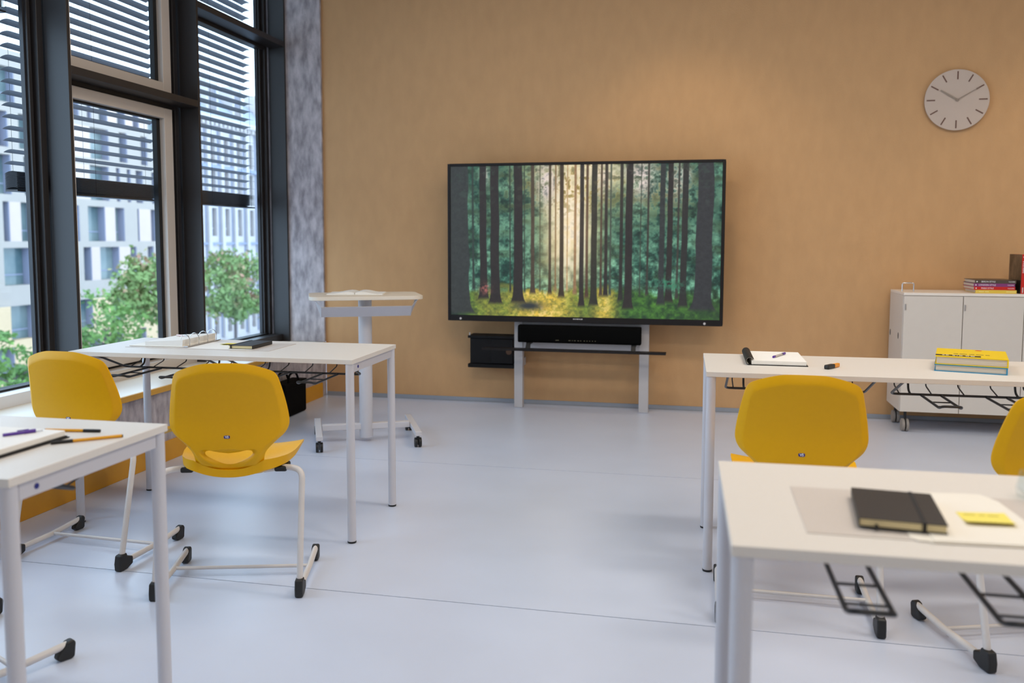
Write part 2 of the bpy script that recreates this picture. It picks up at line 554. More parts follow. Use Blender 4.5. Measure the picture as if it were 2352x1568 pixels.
# ------------------------------------------------------------------ things in the room
# desks
DL, DW, DZ, TT = 1.30, .537, .76, .019
def make_desk(L, racks, loc, rz, label, anchor):
    """anchor 'L': local origin at front-left corner, 'R': at front-right corner"""
    t = tag(empty('student_desk', loc, rz), label, 'desk', 'student desks')
    ox = 0 if anchor == 'L' else -L
    top = MB().box(ox, ox + L, 0, DW, DZ - TT, DZ).build('desk_top', 'desk', t, bevel=.0015)
    er = .0175
    for (lx) in (ox + er + .001, ox + L - er - .001):
        for ly in (er + .001, DW - er - .001):
            lg = MB().cyl((lx, ly, .008), (lx, ly, DZ - TT - .0004), er, 24).build('leg', 'legm', t, smooth=True)
            MB().lathe([(er * .97, 0), (er + .0006, .001), (er + .0006, .0078)], (lx, ly, 0.0002), 24).build('foot_cap', 'cap', lg, smooth=True)
        rail = MB().box(lx - .009, lx + .009, .037, DW - .037, DZ - TT - .038, DZ - TT - .0004).build('end_rail', 'legm', t, bevel=.003)
        sgn = -1 if lx < ox + L / 2 else 1
        MB().cyl((lx + sgn * .009, .085, DZ - TT - .019), (lx + sgn * .0108, .085, DZ - TT - .019), .0062, 16).build('plug', 'bluecap', rail, smooth=True)
    MB().box(ox + .04, ox + L - .04, DW - .06, DW - .042, DZ - TT - .03, DZ - TT - .0004).build('rear_rail', 'legm', t, bevel=.003)
    for cx in racks:
        make_rack(t, ox + cx)
    return t
def make_rack(t, cx):
    zu, zb, yb = DZ - TT - .0008, .655, .285
    m = MB()
    r = .0048
    # thick frame: underside (front) -> bar -> underside (front)
    m.tube(fillet([(cx - .262, .05, zu), (cx - .262, .09, zu - .008), (cx - .262, yb, zb), (cx + .262, yb, zb), (cx + .262, .09, zu - .008), (cx + .262, .05, zu)], .025, 6), r, 8)
    for sx in (-.19, .19):
        m.tube(fillet([(cx + sx, yb, zb), (cx + sx, yb + .035, zb + .01), (cx + sx, yb + .055, zu)], .02, 4), r * .9, 8)
    rk = m.build('book_rack', 'wire', t, smooth=True)
    w = MB()
    w.tube([(cx - .262, yb + .08, zu - .004), (cx + .262, yb + .08, zu - .004)], .003, 6)
    for k in range(5):
        x = cx - .232 + k * .116
        w.tube(fillet([(x, yb + .08, zu - .004), (x, yb + .08, zb + .022), (x, yb, zb + .004)], .012, 4), .0026, 6)
    w.build('wire_guard', 'wire', rk, smooth=True)
    for lx in (-.115, .115):
        h = MB()
        a, b = cx + lx - .036, cx + lx + .036
        h.tube(fillet([(a, yb, zb - .003), (a, .045, zb - .006), (a + .004, .022, zb + .004), (b - .004, .022, zb + .004), (b, .045, zb - .006), (b, yb, zb - .003)], .02, 5), .0048, 8)
        for yy in (.075, .16):
            h.tube([(a, yy, zb - .006), (b, yy, zb - .006)], .0026, 6)
        h.build('hook_loop', 'wire', rk, smooth=True)

LF = make_desk(DL, (.335, .965), (-1.354, 3.2148, 0), .0166, 'far white desk beside the windows with a ring binder on it', 'R')
RF = make_desk(DL, (.345, .965), (.0358, 3.2226, 0), .0149, 'far white desk carrying the yellow and blue books, right side', 'L')
RN = make_desk(DL, (.335, .965), (.060, 1.374, 0), .0176, 'nearest white desk in the right foreground with a black notebook', 'L')
LN = make_desk(.66, (.325,), (-1.3496, 1.443, 0), .0056, 'nearest white desk at the left photo edge with two fineliners', 'R')

# chairs
def prof_y(z):
    P = [(.395, -.060), (.415, -.098), (.44, -.126), (.47, -.142), (.51, -.150), (.56, -.149), (.62, -.150), (.70, -.166), (.76, -.182), (.83, -.202)]
    for (z0, y0), (z1, y1) in zip(P, P[1:]):
        if z <= z1:
            t = max(0, (z - z0) / (z1 - z0))
            return y0 + (y1 - y0) * t
    return P[-1][1]
_pz = np.linspace(.38, .84, 93)
_py = np.array([prof_y(z) for z in _pz])
_py = np.convolve(np.pad(_py, 6, mode='edge'), np.ones(13) / 13, 'valid')
def back_y(x, z):
    return float(np.interp(z, _pz, _py)) + .62 * x * x * min(1, max(0, (z - .40) / .12))
def make_chair():
    t = empty('swing_chair')
    half = [(0, .402), (.060, .4035), (.100, .410), (.116, .428), (.118, .462), (.126, .498), (.158, .533), (.192, .564), (.2065, .598), (.2035, .645), (.194, .70), (.184, .745), (.177, .770), (.162, .789), (.120, .806), (.075, .8175), (.04, .8205), (0, .821)]
    hs = [(p.x, p.y) for p in catmull([(a, b, 0) for a, b in half], 4)]
    outl = hs + [(-a, b) for a, b in reversed(hs[1:-1])]
    hh = [(0, .4965), (.035, .5005), (.062, .5065), (.080, .503), (.0795, .490), (.056, .4735), (.028, .4595), (.012, .4545), (0, .454)]
    hs2 = [(p.x, p.y) for p in catmull([(a, b, 0) for a, b in hh], 5)]
    hole = hs2 + [(-a, b) for a, b in reversed(hs2[1:-1])]
    C0 = (0, .480)
    def hit(ang):
        d = (math.cos(ang), math.sin(ang))
        best = .03
        for i in range(len(hole)):
            ax, ay = hole[i][0] - C0[0], hole[i][1] - C0[1]
            bx, by = hole[(i + 1) % len(hole)][0] - C0[0], hole[(i + 1) % len(hole)][1] - C0[1]
            ex, ey = bx - ax, by - ay
            den = d[0] * ey - d[1] * ex
            if abs(den) < 1e-12:
                continue
            tt = (ax * ey - ay * ex) / den
            uu = (ax * d[1] - ay * d[0]) / den
            if tt > 0 and -1e-6 <= uu <= 1 + 1e-6:
                best = tt
        return best
    N = len(outl)
    rows_o = [0, .004, .012, .022, .030, .034]
    rows_i = [.022, .018, .011, .004, 0]
    rear, front = [], []
    for (x, z) in outl:
        a = math.atan2(z - C0[1], x - C0[0])
        ro = math.hypot(x - C0[0], z - C0[1])
        ri = hit(a)
        span = ro - ri
        so = min(1, span * .42 / .034)
        si = min(1, span * .42 / .022)
        rr = [(ro - d * so, d, 99) for d in rows_o]
        m0, m1 = ro - .034 * so, ri + .022 * si
        for k in range(1, 7):
            rr.append((m0 + (m1 - m0) * k / 7, 99, 99))
        rr += [(ri + d * si, 99, d) for d in rows_i]
        ra, fa = [], []
        for (q, do, di) in rr:
            px, pz = C0[0] + q * math.cos(a), C0[1] + q * math.sin(a)
            yb_ = back_y(px, pz)
            off = 0
            if do < .030:
                off = .0150 * (1 - do / .030) ** 1.15
            if di < .018:
                off = max(off, .0145 * (1 - di / .018) ** 1.1)
            ra.append((px, yb_ + off, pz))
            fa.append((px, yb_ + .0185, pz))
        rear.append(ra)
        front.append(fa)
    K = len(rear[0])
    vs_ = [p for row in rear for p in row] + [p for row in front for p in row]
    off = N * K
    fs_ = []
    for i in range(N):
        j = (i + 1) % N
        for k in range(K - 1):
            fs_.append((i * K + k, j * K + k, j * K + k + 1, i * K + k + 1))
            fs_.append((off + i * K + k + 1, off + j * K + k + 1, off + j * K + k, off + i * K + k))
        fs_.append((i * K, off + i * K, off + j * K, j * K))
        fs_.append((i * K + K - 1, j * K + K - 1, off + j * K + K - 1, off + i * K + K - 1))
    bk = MB().add(vs_, fs_).build('backrest', 'chair', t, smooth=True, angle=55)
    # badge
    zb = .558
    yb_ = back_y(0, zb)
    MB().prism_y(rrect(-.0105, .0105, zb - .0055, zb + .0055, .005), yb_ - .0012, yb_ + .002).build('badge', 'badge', bk)
    text_mesh('badge_lettering', 'VS', .0115, 'badgew', bk, Matrix.Translation((0, yb_ - .0014, zb)) @ Matrix.Rotation(R(90), 4, 'X'), bold=.0003)
    # seat
    NU, NV = 24, 22
    ks = [(-.128, .122), (-.10, .156), (-.05, .186), (.03, .203), (.12, .210), (.19, .206), (.232, .188), (.250, .150)]
    ky, kw = [a for a, b in ks], [b for a, b in ks]
    top, bot = [], []
    for v in range(NV + 1):
        q = v / NV
        y = -.128 + q * .378
        w = float(np.interp(y, ky, kw))
        for u in range(NU + 1):
            s_ = u / NU * 2 - 1
            x = s_ * w
            yy = y + (.012 * (1 - s_ * s_) if v > NV - 4 else 0)
            rear_k = max(0, 1 - (y + .128) / .20)
            z = .447 + .020 * s_ ** 2 + .016 * rear_k * s_ ** 2 - .012 * rear_k - .030 * max(0, (y - .17) / .08) ** 2 + .010 * max(0, 1 - abs(y - .12) / .12)
            top.append((x, yy, z))
            th = .012 + .026 * max(0, 1 - q * 1.4) * (.35 + .65 * s_ * s_) + .020 * (1 - abs(s_) ** 3) * min(1, .25 + 3 * min(q, 1 - q))
            bot.append((x * .985, yy, z - th))
    A = (NU + 1) * (NV + 1)
    fs_ = []
    W_ = NU + 1
    for v in range(NV):
        for u in range(NU):
            a = v * W_ + u
            fs_.append((a, a + 1, a + W_ + 1, a + W_))
            fs_.append((A + a, A + a + W_, A + a + W_ + 1, A + a + 1))
    for u in range(NU):
        fs_.append((u, A + u, A + u + 1, u + 1))
        b = NV * W_ + u
        fs_.append((b, b + 1, A + b + 1, A + b))
    for v in range(NV):
        a = v * W_
        fs_.append((a, a + W_, A + a + W_, A + a))
        b = a + NU
        fs_.append((b, A + b, A + b + W_, b + W_))
    MB().add(top + bot, fs_).build('seat', 'chair', t, smooth=True, angle=50)
    for s_ in (-1, 1):
        MB().box(s_ * .165 - .022, s_ * .165 + .022, -.075, .01, .412, .432).build('seat_bracket', 'cap', t, bevel=.006)
    for s_ in (-1, 1):
        x = s_ * .247
        path = fillet([(s_ * .10, -.040, .412), (s_ * .19, -.060, .428), (x, -.098, .424), (x, -.186, .048), (x, -.190, .030)], .045, 7)
        MB().tube(path, .0108, 12).build('leg', 'tube', t, smooth=True)
        MB().tube([(x, -.190, .028), (x, .02, .030), (x * .995, .172, .044)], .0108, 12).build('runner', 'tube', t, smooth=True)
        # rear corner shoe
        sh = MB()
        sh.prism_x([(-.212, .002), (-.214, .030), (-.207, .062), (-.172, .064), (-.168, .050), (-.150, .043), (-.138, .040), (-.139, .012), (-.170, .0005), (-.20, .0005)], x - .0142, x + .0142)
        sh.build('rear_shoe', 'cap', t, bevel=.006, seg=3)
        sh = MB()
        xx = x * .995
        sh.prism_x([(.128, .010), (.140, .002), (.170, .0005), (.181, .004), (.184, .034), (.186, .046), (.178, .057), (.160, .054), (.132, .022)], xx - .0140, xx + .0140)
        sh.build('front_shoe', 'cap', t, bevel=.006, seg=3)
    MB().tube([(-.247, .015, .031), (.247, .015, .031)], .0066, 10).build('cross_bar', 'tube', t, smooth=True)
    return t
proto = make_chair()
chairs = [((-1.631, 2.807), 16, 'yellow shell chair with full back and grip hole in view, centre left'),
          ((-2.342, 2.962), -2, 'yellow shell chair nearest the windows, standing at the left desk'),
          ((.335, 2.992), 0, 'yellow shell chair behind the nearest right desk'),
          ((1.015, 2.90), 19, 'yellow shell chair cut off by the right photo edge'),
          ((-2.103, 2.083), -25, 'chair at the lower left corner showing only one runner end')]
for i, ((x, y), rz, lb) in enumerate(chairs):
    c = proto if i == 0 else copy_tree(proto)
    c.location = (x, y, 0)
    c.rotation_euler = (0, 0, R(rz))
    tag(c, lb, 'chair', 'yellow shell chairs')
    if i == 4:      # this one has its shell set over to the window side of the runners
        for ch in c.children:
            if ch.name.split('.')[0] in ('backrest', 'seat', 'seat_bracket'):
                ch.location.x -= .25
        MB().tube([(.11, -.042, .413), (-.20, -.042, .413)], .0108, 10).build('seat_beam', 'tube', c, smooth=True)

# interactive display
FW, FH = 560, 315
def noise(w, h, gx, gy, seed):
    rng = np.random.default_rng(seed)
    g = rng.random((gy + 2, gx + 2))
    X = np.linspace(0, gx, w)
    Y = np.linspace(0, gy, h)
    xi, yi = np.floor(X).astype(int), np.floor(Y).astype(int)
    fx, fy = X - xi, Y - yi
    fx, fy = fx * fx * (3 - 2 * fx), fy * fy * (3 - 2 * fy)
    a = g[np.ix_(yi, xi)] * (1 - fx) + g[np.ix_(yi, xi + 1)] * fx
    b = g[np.ix_(yi + 1, xi)] * (1 - fx) + g[np.ix_(yi + 1, xi + 1)] * fx
    return a * (1 - fy[:, None]) + b * fy[:, None]
def forest(w, h):
    """a sunlit spruce wood, painted as colours over a w x h grid (row 0 = top)"""
    U, V = np.meshgrid(np.linspace(0, 1, w), np.linspace(0, 1, h))
    px = 1038 + U * 615
    n1 = noise(w, h, 24, 14, 1)
    n2 = noise(w, h, 60, 34, 2)
    n3 = .45 * noise(w, h, 110, 70, 3) + .35 * noise(w, h, 200, 120, 31) + .2 * noise(w, h, 380, 220, 32)
    n4 = noise(w, h, 14, 30, 4)
    fol = .45 * n1 + .33 * n2 + .32 * n3
    def mixc(a, b, t):
        t = np.clip(t, 0, 1)[..., None]
        return a * (1 - t) + b * t
    base = mixc(np.array([22., 62, 50]) + 0 * U[..., None], np.array([104., 158, 128]), (fol - .30) * 2.2)
    base = mixc(base, np.array([44., 66, 40]), (n4 - .62) * 2.2)
    tex = np.clip((.35 * n2 + .65 * n3 - .5) * 2.0 + .5, 0, 1)
    base = base * (.58 + .62 * tex)[..., None]
    # light pouring in right of the middle
    glow = np.exp(-((px - 1318) / 62) ** 2) * np.exp(-((V - .34) / .46) ** 2)
    glow = np.maximum(glow, .8 * np.exp(-((px - 1345) / 110) ** 2 - ((V - .05) / .22) ** 2))
    base = mixc(base, np.array([244., 214, 146]), glow * (.55 + 1.0 * fol))
    base = mixc(base, np.array([255., 238, 212]), (glow - .28) * (.6 + 1.5 * n2))
    amber = np.exp(-((V - .14) / .17) ** 2) * (np.exp(-((px - 1330) / 150) ** 2) + .7 * np.exp(-((px - 1540) / 60) ** 2))
    base = mixc(base, np.array([196., 156, 66]), amber * np.clip((n2 + n3 - .95) * 3, 0, 1) * .9)
    for (cx, cy, sx, sy, k) in ((1480, .09, 28, .12, 1.3), (1555, .12, 26, .12, .8), (1265, .12, 24, .14, 1.3), (1120, .06, 10, .06, .8), (1575, .07, 12, .05, .8), (1395, .1, 16, .12, .7), (1450, .05, 60, .04, .5)):
        patch = np.exp(-((px - cx) / sx) ** 2 - ((V - cy) / sy) ** 2) * k
        base = mixc(base, np.array([236., 214, 206]), patch * np.clip((n2 * .6 + n3 * .6 - .3) * 2.4, 0, 1))
    # dark needle masses hanging from above
    dark = np.clip((.55 * n2 + .45 * n3 - .52) * 5, 0, 1) * np.clip(1.15 - V * 1.7, 0, 1)
    base = mixc(base, np.array([26., 44, 34]), dark * .75 * (1 - .6 * glow))
    # slanting rays
    ang = (px - 1338) + (V - .28) * 210
    ray_ = np.exp(-(ang / 34) ** 2) * np.clip((V - .15) * 3, 0, 1) * np.clip((.82 - V) * 4, 0, 1)
    base = mixc(base, np.array([232., 200, 140]), ray_ * .30 * np.clip(1 - np.abs(px - 1270) / 120, 0, 1))
    # undergrowth
    gl = .80 + .07 * (n1 - .5) + .06 * (n2 - .5) + .04 * (n3 - .5)
    und = np.clip((V - gl) * 18, 0, 1)
    ug = mixc(np.array([24., 50, 26]) + 0 * U[..., None], np.array([74., 128, 40]), (.5 * n2 + .6 * n3 - .3) * 1.7)
    sun = np.exp(-((px - 1255) / 88) ** 2) + .8 * np.exp(-((px - 1400) / 26) ** 2) + .35 * np.exp(-((px - 1120) / 40) ** 2)
    ug = mixc(ug, np.array([236., 194, 66]), sun * (.35 + 1.0 * n3))
    ug = mixc(ug, np.array([250., 216, 150]), (sun - .5) * np.clip((n3 + n2 - 1.05) * 3, 0, 1))
    ug = mixc(ug, np.array([40., 44, 46]), np.exp(-((px - 1225) / 34) ** 2 - ((V - .93) / .03) ** 2) * 1.1)
    ug = mixc(ug, np.array([22., 34, 28]), np.clip((px - 1560) / 100, 0, 1) * .45 + np.clip((1085 - px) / 40, 0, 1) * .9)
    base = mixc(base, ug, und)
    # trunks: centre px, half width, colour, foot
    D = (34, 28, 26)
    trunks = [(1058, 23, (44, 46, 44), 1.0), (1116, 8.5, D, .90), (1144, 10.5, D, .93), (1199, 10.5, D, .92), (1233, 4.6, (62, 50, 38), .86), (1180, 2, (40, 44, 38), .85),
              (1273, 3.4, (54, 42, 28), .86), (1286, 2.4, (122, 96, 62), .84), (1300, 5, (50, 38, 26), .88), (1313, 2.0, (176, 140, 98), .84),
              (1331, 3.4, (130, 96, 64), .86), (1346, 5.2, D, .94), (1358, 3.4, (66, 44, 32), .88), (1374, 7, (36, 34, 26), .93), (1390, 3, (62, 48, 36), .87),
              (1401, 4, D, .87), (1411, 2.4, (54, 64, 54), .86), (1435, 4.2, (34, 32, 28), .90), (1452, 8.2, D, .95), (1494, 2.8, (48, 44, 38), .86), (1478, 1.6, (50, 54, 44), .86),
              (1525, 6.2, (40, 42, 42), .92), (1542, 6.4, D, .90), (1560, 2.8, (50, 46, 40), .88), (1574, 7, (34, 32, 30), .93), (1617, 17.5, (40, 40, 42), .95), (1092, 3, (40, 50, 44), .84), (1214, 1.8, (48, 56, 44), .85), (1250, 1.8, (70, 70, 50), .84)]
    for k, (c0, hw, colr, foot) in enumerate(trunks):
        flare = hw * (1 + .9 * np.exp(-np.clip(foot - V, 0, 1) / .035)) * (1 + .10 * V)
        wob = (noise(w, h, 1, 8, 50 + k) - .5) * hw * .16
        d = np.abs(px - c0 - wob - (V - .5) * (c0 - 1345) * -.012)
        inside = np.clip((flare - d) / 1.4, 0, 1) * np.clip((foot + .02 * (n3 - .5) - V) * 40, 0, 1)
        fade = glow * (.55 if hw < 5 else .22) * np.clip((.75 - np.abs(V - .45)), 0, 1)
        tone = np.array(colr, float) * (.8 + .4 * n3[..., None])
        tone = mixc(tone, np.array([226., 182, 124]), fade)
        if hw > 5:
            leafy = np.clip((n3 * .5 + n2 * .6 - .66) * 6, 0, 1) * np.clip(.34 - V, 0, 1) * 2
            inside = inside * (1 - .6 * leafy)
        base = mixc(base, tone, inside)
    # young spruce and twigs
    tw = np.exp(-((px - 1545) / 34) ** 2 - ((V - .775 - .0004 * (px - 1545)) / .03) ** 2) * np.clip((n3 - .35) * 4, 0, 1)
    base = mixc(base, np.array([44., 118, 86]), tw)
    pk = np.exp(-((px - 1122) / 12) ** 2 - ((V - .82) / .035) ** 2) * np.clip((n3 - .3) * 3, 0, 1)
    base = mixc(base, np.array([170., 92, 84]), pk)
    base = base * .93 + np.array([13., 15, 16])  # lifts the darks: grey haze of glass reflection painted into the picture
    return np.clip(base, 0, 255)
dsp = tag(empty('interactive_display', (-.8205, 6.15, .646)), 'wide black-framed screen showing a sunlit forest, on the tan wall', 'display')
TW, TH = 1.988, 1.153
fr = MB()
x0, x1 = -TW / 2, TW / 2
fr.box(x0, x0 + .026, -.03, .02, 0, TH)
fr.box(x1 - .026, x1, -.03, .02, 0, TH)
fr.box(x0 + .026, x1 - .026, -.03, .02, 0, .046)
fr.box(x0 + .026, x1 - .026, -.03, .02, TH - .024, TH)
fro = MB().prism_y(rrect(x0, x1, 0, TH, .018), -.026, .022).build('display_frame', 'tv', dsp, bevel=.004, seg=3)
bz = MB()
for (a, b, c, d) in ((x0 + .002, x0 + .024, .002, TH - .002), (x1 - .024, x1 - .002, .002, TH - .002), (x0 + .024, x1 - .024, .002, .044), (x0 + .024, x1 - .024, TH - .022, TH - .002)):
    bz.box(a, b, -.034, -.0255, c, d)
bz.build('bezel', 'tv', dsp, bevel=.002)
MB().box(x0 + .22, x1 - .22, .022, .075, .10, TH - .12).build('rear_housing', 'tvback', dsp, bevel=.01)
img = forest(FW, FH)
sx0, sx1, sz0, sz1 = x0 + .024, x1 - .024, .044, TH - .022
gx, gz = np.meshgrid(np.linspace(sx0, sx1, FW), np.linspace(sz1, sz0, FH))
co = np.stack([gx, np.full_like(gx, -.0268), gz], -1).reshape(-1, 3)
ii = np.arange(FW * FH).reshape(FH, FW)
quads = np.stack([ii[1:, :-1], ii[1:, 1:], ii[:-1, 1:], ii[:-1, :-1]], -1).reshape(-1, 4)
me = bpy.data.meshes.new('screen')
me.from_pydata(co.tolist(), [], quads.tolist())
att = me.color_attributes.new('picture', 'FLOAT_COLOR', 'POINT')
c_ = img.reshape(-1, 3) / 255
c_ = np.where(c_ <= .04045, c_ / 12.92, ((c_ + .055) / 1.055) ** 2.4)
att.data.foreach_set('color', np.concatenate([c_, np.ones((len(c_), 1))], 1).astype(np.float32).ravel())
scr = bpy.data.objects.new('screen', me)
COL.objects.link(scr)
scr.parent = dsp
scr['label'] = 'lit picture of tall spruces with sun rays'
sm_ = bpy.data.materials.new('screen_picture')
sm_.use_nodes = True
nt = sm_.node_tree
b_ = nt.nodes['Principled BSDF']
at_ = nt.nodes.new('ShaderNodeAttribute')
at_.attribute_name = 'picture'
b_.inputs['Base Color'].default_value = (.012, .012, .013, 1)
b_.inputs['Roughness'].default_value = .42
b_.inputs['Specular IOR Level'].default_value = .3
nt.links.new(at_.outputs['Color'], b_.inputs['Emission Color'])
b_.inputs['Emission Strength'].default_value = .80
me.materials.append(sm_)
for xx in (x0 + .10, x1 - .125):
    MB().cyl((xx, -.0345, .018), (xx, -.036, .018), .0085, 14).build('touch_dot', 'dotw', dsp, smooth=True)
lg = MB()
for (a, b) in ((-.035, -.024), (-.021, -.014), (-.011, .006), (.009, .017), (.020, .034)):
    lg.box(a - .02, b - .02, -.0352, -.034, .027, .0335)
lg.build('maker_mark', 'dotw', dsp)

st = tag(empty('display_stand', (-.83, 6.2, 0)), 'grey steel floor stand carrying the forest screen', 'stand')
for (a, b) in ((-.493, -.430), (.426, .494)):
    MB().box(a, b, -.012, .045, .001, .66).build('column', 'stand', st, bevel=.002)
    MB().box(a + .01, b - .01, .046, .165, .30, .36).build('wall_bracket', 'stand', st, bevel=.002)
MB().box(-.430, .426, -.004, .03, .443, .66).build('cross_panel', 'stand', st, bevel=.002)
MB().box(-.45, .45, .03, .05, .66, 1.5).build('mount_plate', 'tvback', st, bevel=.002)
for xx in (-.37, .39):
    MB().prism_x([(-.005, .50), (-.10, .50), (-.135, .462), (-.135, .440), (-.12, .440), (-.09, .485), (-.005, .485)], xx - .016, xx + .016).build('shelf_arm', 'cap', st, bevel=.002)
tr = MB().prism_x([(-.18, .446), (-.18, .462), (-.10, .460), (-.10, .451)], -.70, .62).build('pen_tray', 'tv', st, bevel=.0015)
sb = tag(empty('soundbar', (-.8325, 6.13, .497)), 'black soundbar mounted under the forest screen', 'soundbar')
MB().prism_x(rrect(-.045, .045, .0035, .130, .02), -.4445, .4445).build('speaker_body', 'sbar', sb, bevel=.006, seg=3)
mk = MB()
for k, (a, b) in enumerate(((-.165, -.14), (-.07, -.055), (-.045, -.04), (-.03, -.018), (-.005, .005), (.015, .022), (.04, .048), (.06, .066), (.08, .086), (.1, .106), (.12, .126))):
    mk.box(a, b, -.0462, -.0448, .024, .029)
mk.build('indicator_lights', mat('dim_indicator', (96, 92, 70), .5, var=.02), sb)
pc = tag(empty('equipment_box', (-1.505, 6.30, .287)), 'black wall-mounted equipment box left of the grey stand', 'box')
MB().box(-.165, .165, -.08, .068, .03, .225).build('case', 'tvback', pc, bevel=.004)
MB().box(-.18, .175, -.095, .069, .222, .242).build('top_flange', 'tvback', pc, bevel=.004)
MB().box(-.18, .175, -.095, .069, 0, .028).build('bottom_flange', 'tvback', pc, bevel=.004)
MB().box(.0, .166, -.088, -.079, .035, .215).build('front_panel', 'tvback', pc, bevel=.002)
MB().cyl((.135, -.089, .125), (.135, -.0895, .125), .022, 20).build('cable_hole', mat('hole_brown', (86, 62, 46), .8, var=.05), pc, smooth=True)
MB().cyl((-.168, -.08, .242), (-.168, -.08, .262), .005, 10).build('knob', 'dotw', pc, smooth=True)

# clock
ck = tag(empty('wall_clock', (1.669, YB - .001, 2.184)), 'round wall clock with brown hour strokes on the tan wall', 'clock')
rot = Matrix.Rotation(R(90), 4, 'X')
def ydisc(r, y0, y1, n=64):
    return MB().cyl((0, y0, 0), (0, y1, 0), r, n)
ydisc(.165, -.022, 0).build('clock_case', 'clockf', ck, smooth=True)
ydisc(.2015, -.030, -.022).build('dial', 'clockf', ck, bevel=.002)
for k in range(12):
    a = R(30 * k)
    s_, c_2 = math.sin(a), math.cos(a)
    m = MB()
    h = .0042
    pts = []
    for (rr_, tt_) in ((.135, -h), (.135, h), (.188, h), (.188, -h)):
        pts.append((rr_ * s_ + tt_ * c_2, rr_ * c_2 - tt_ * s_))
    m.prism_y(pts, -.0316, -.0298)
    m.build('hour_mark', 'clockm', ck)
def hand(name, deg, l, w0, w1, y):
    a = R(deg)
    s_, c_2 = math.sin(a), math.cos(a)
    pts = [(rr_ * s_ + tt_ * c_2, rr_ * c_2 - tt_ * s_) for (rr_, tt_) in ((-.012, -w0), (-.012, w0), (l, w1), (l, -w1))]
    MB().prism_y(pts, y, y + .0015).build(name, 'clockh', ck)
hand('hour_hand', 302, .122, .0065, .0045, -.036)
hand('minute_hand', 60, .150, .0028, .0016, -.039)
MB().cyl((0, -.0405, 0), (0, -.030, 0), .007, 16).build('hub', 'clockh', ck, smooth=True)

# lectern
le = tag(empty('lectern', (-1.995, 4.945, 0), R(26)), 'white height-adjustable standing lectern on castors', 'lectern')
MB().prism(rrect(-.335, .335, -.225, .225, .07, 7), .888, .910).build('lectern_top', 'lectop', le, bevel=.003)
MB().lathe([(.0395, .025), (.041, .03), (.041, .50), (.041, .86), (.0405, .888)], (0, 0, 0), 32).build('column', 'lecm', le, smooth=True)
MB().prism_x([(-.185, .845), (-.181, .849), (-.120, .788), (-.124, .784)], -.262, .262).build('tray_panel', 'lecm', le)
for s_ in (-1, 1):
    MB().add([(s_ * .300, -.195, .888), (s_ * .300, -.06, .888), (s_ * .262, -.115, .782), (s_ * .262, -.19, .848), (s_ * .304, -.195, .888), (s_ * .304, -.06, .888), (s_ * .266, -.115, .782), (s_ * .266, -.19, .848)], [(0, 1, 2, 3), (7, 6, 5, 4), (0, 4, 5, 1), (1, 5, 6, 2), (2, 6, 7, 3), (3, 7, 4, 0)]).build('tray_bracket', 'lecm', le, bevel=.001)
MB().box(-.268, .268, -.022, .022, .075, .112).build('cross_beam', 'lecm', le, bevel=.004)
def castor(parent, loc, r, w, m1, m2, yaw=0.0, h=None):
    x, y = loc
    e = MB()
    cs, sn = math.cos(yaw), math.sin(yaw)
    for s_ in (-1, 1):
        c0 = (x + s_ * w * .58 * cs, y + s_ * w * .58 * sn, r)
        c1 = (x + s_ * w * .12 * cs, y + s_ * w * .12 * sn, r)
        e.cyl(c0, c1, r - .0004, 20)
    o = e.build('castor', m1, parent, bevel=.003)
    f = MB()
    f.box(x - w * .09, x + w * .09, y - r * .55, y + r * .55, r * .5, 2 * r + .004)
    f.cyl((x, y, 2 * r), (x, y, h), w * .26, 12)
    f.build('fork', m2, o, bevel=.001)
for s_ in (-1, 1):
    MB().box(s_ * .29 - .02, s_ * .29 + .02, -.27, .27, .072, .10).build('foot_beam', 'lecm', le, bevel=.004)
    for yy in (-.235, .235):
        castor(le, (s_ * .29, yy), .029, .036, 'cap', 'cap', 0, .0722)
bo = tag(empty('open_book', (-2.06, 4.98, .9102), R(15)), 'open book lying on the standing lectern', 'book')
def page_block(side):
    m = MB()
    n = 8
    prof = []
    for k in range(n + 1):
        q = k / n
        prof.append((side * (.002 + q * .165), .004 + .016 * math.sin(math.pi * min(1, q * 1.25 + .12)) * (1 - q * .8)))
    vs_ = []
    for (x, z) in prof:
        for yy in (-.115, .115):
            vs_ += [(x, yy, .0015), (x, yy, z + .002)]
    fs_ = []
    for k in range(n):
        a = k * 4
        fs_ += [(a + 1, a + 5, a + 7, a + 3), (a, a + 2, a + 6, a + 4), (a, a + 4, a + 5, a + 1), (a + 2, a + 3, a + 7, a + 6)]
    fs_ += [(0, 1, 3, 2), (n * 4, n * 4 + 2, n * 4 + 3, n * 4 + 1)]
    return m.add(vs_, fs_)
page_block(-1).build('pages', 'paper', bo, smooth=True, angle=50)
page_block(1).build('pages', 'paper', bo, smooth=True, angle=50)
MB().box(-.172, .172, -.118, .118, 0, .0014).build('cover', 'folder', bo)

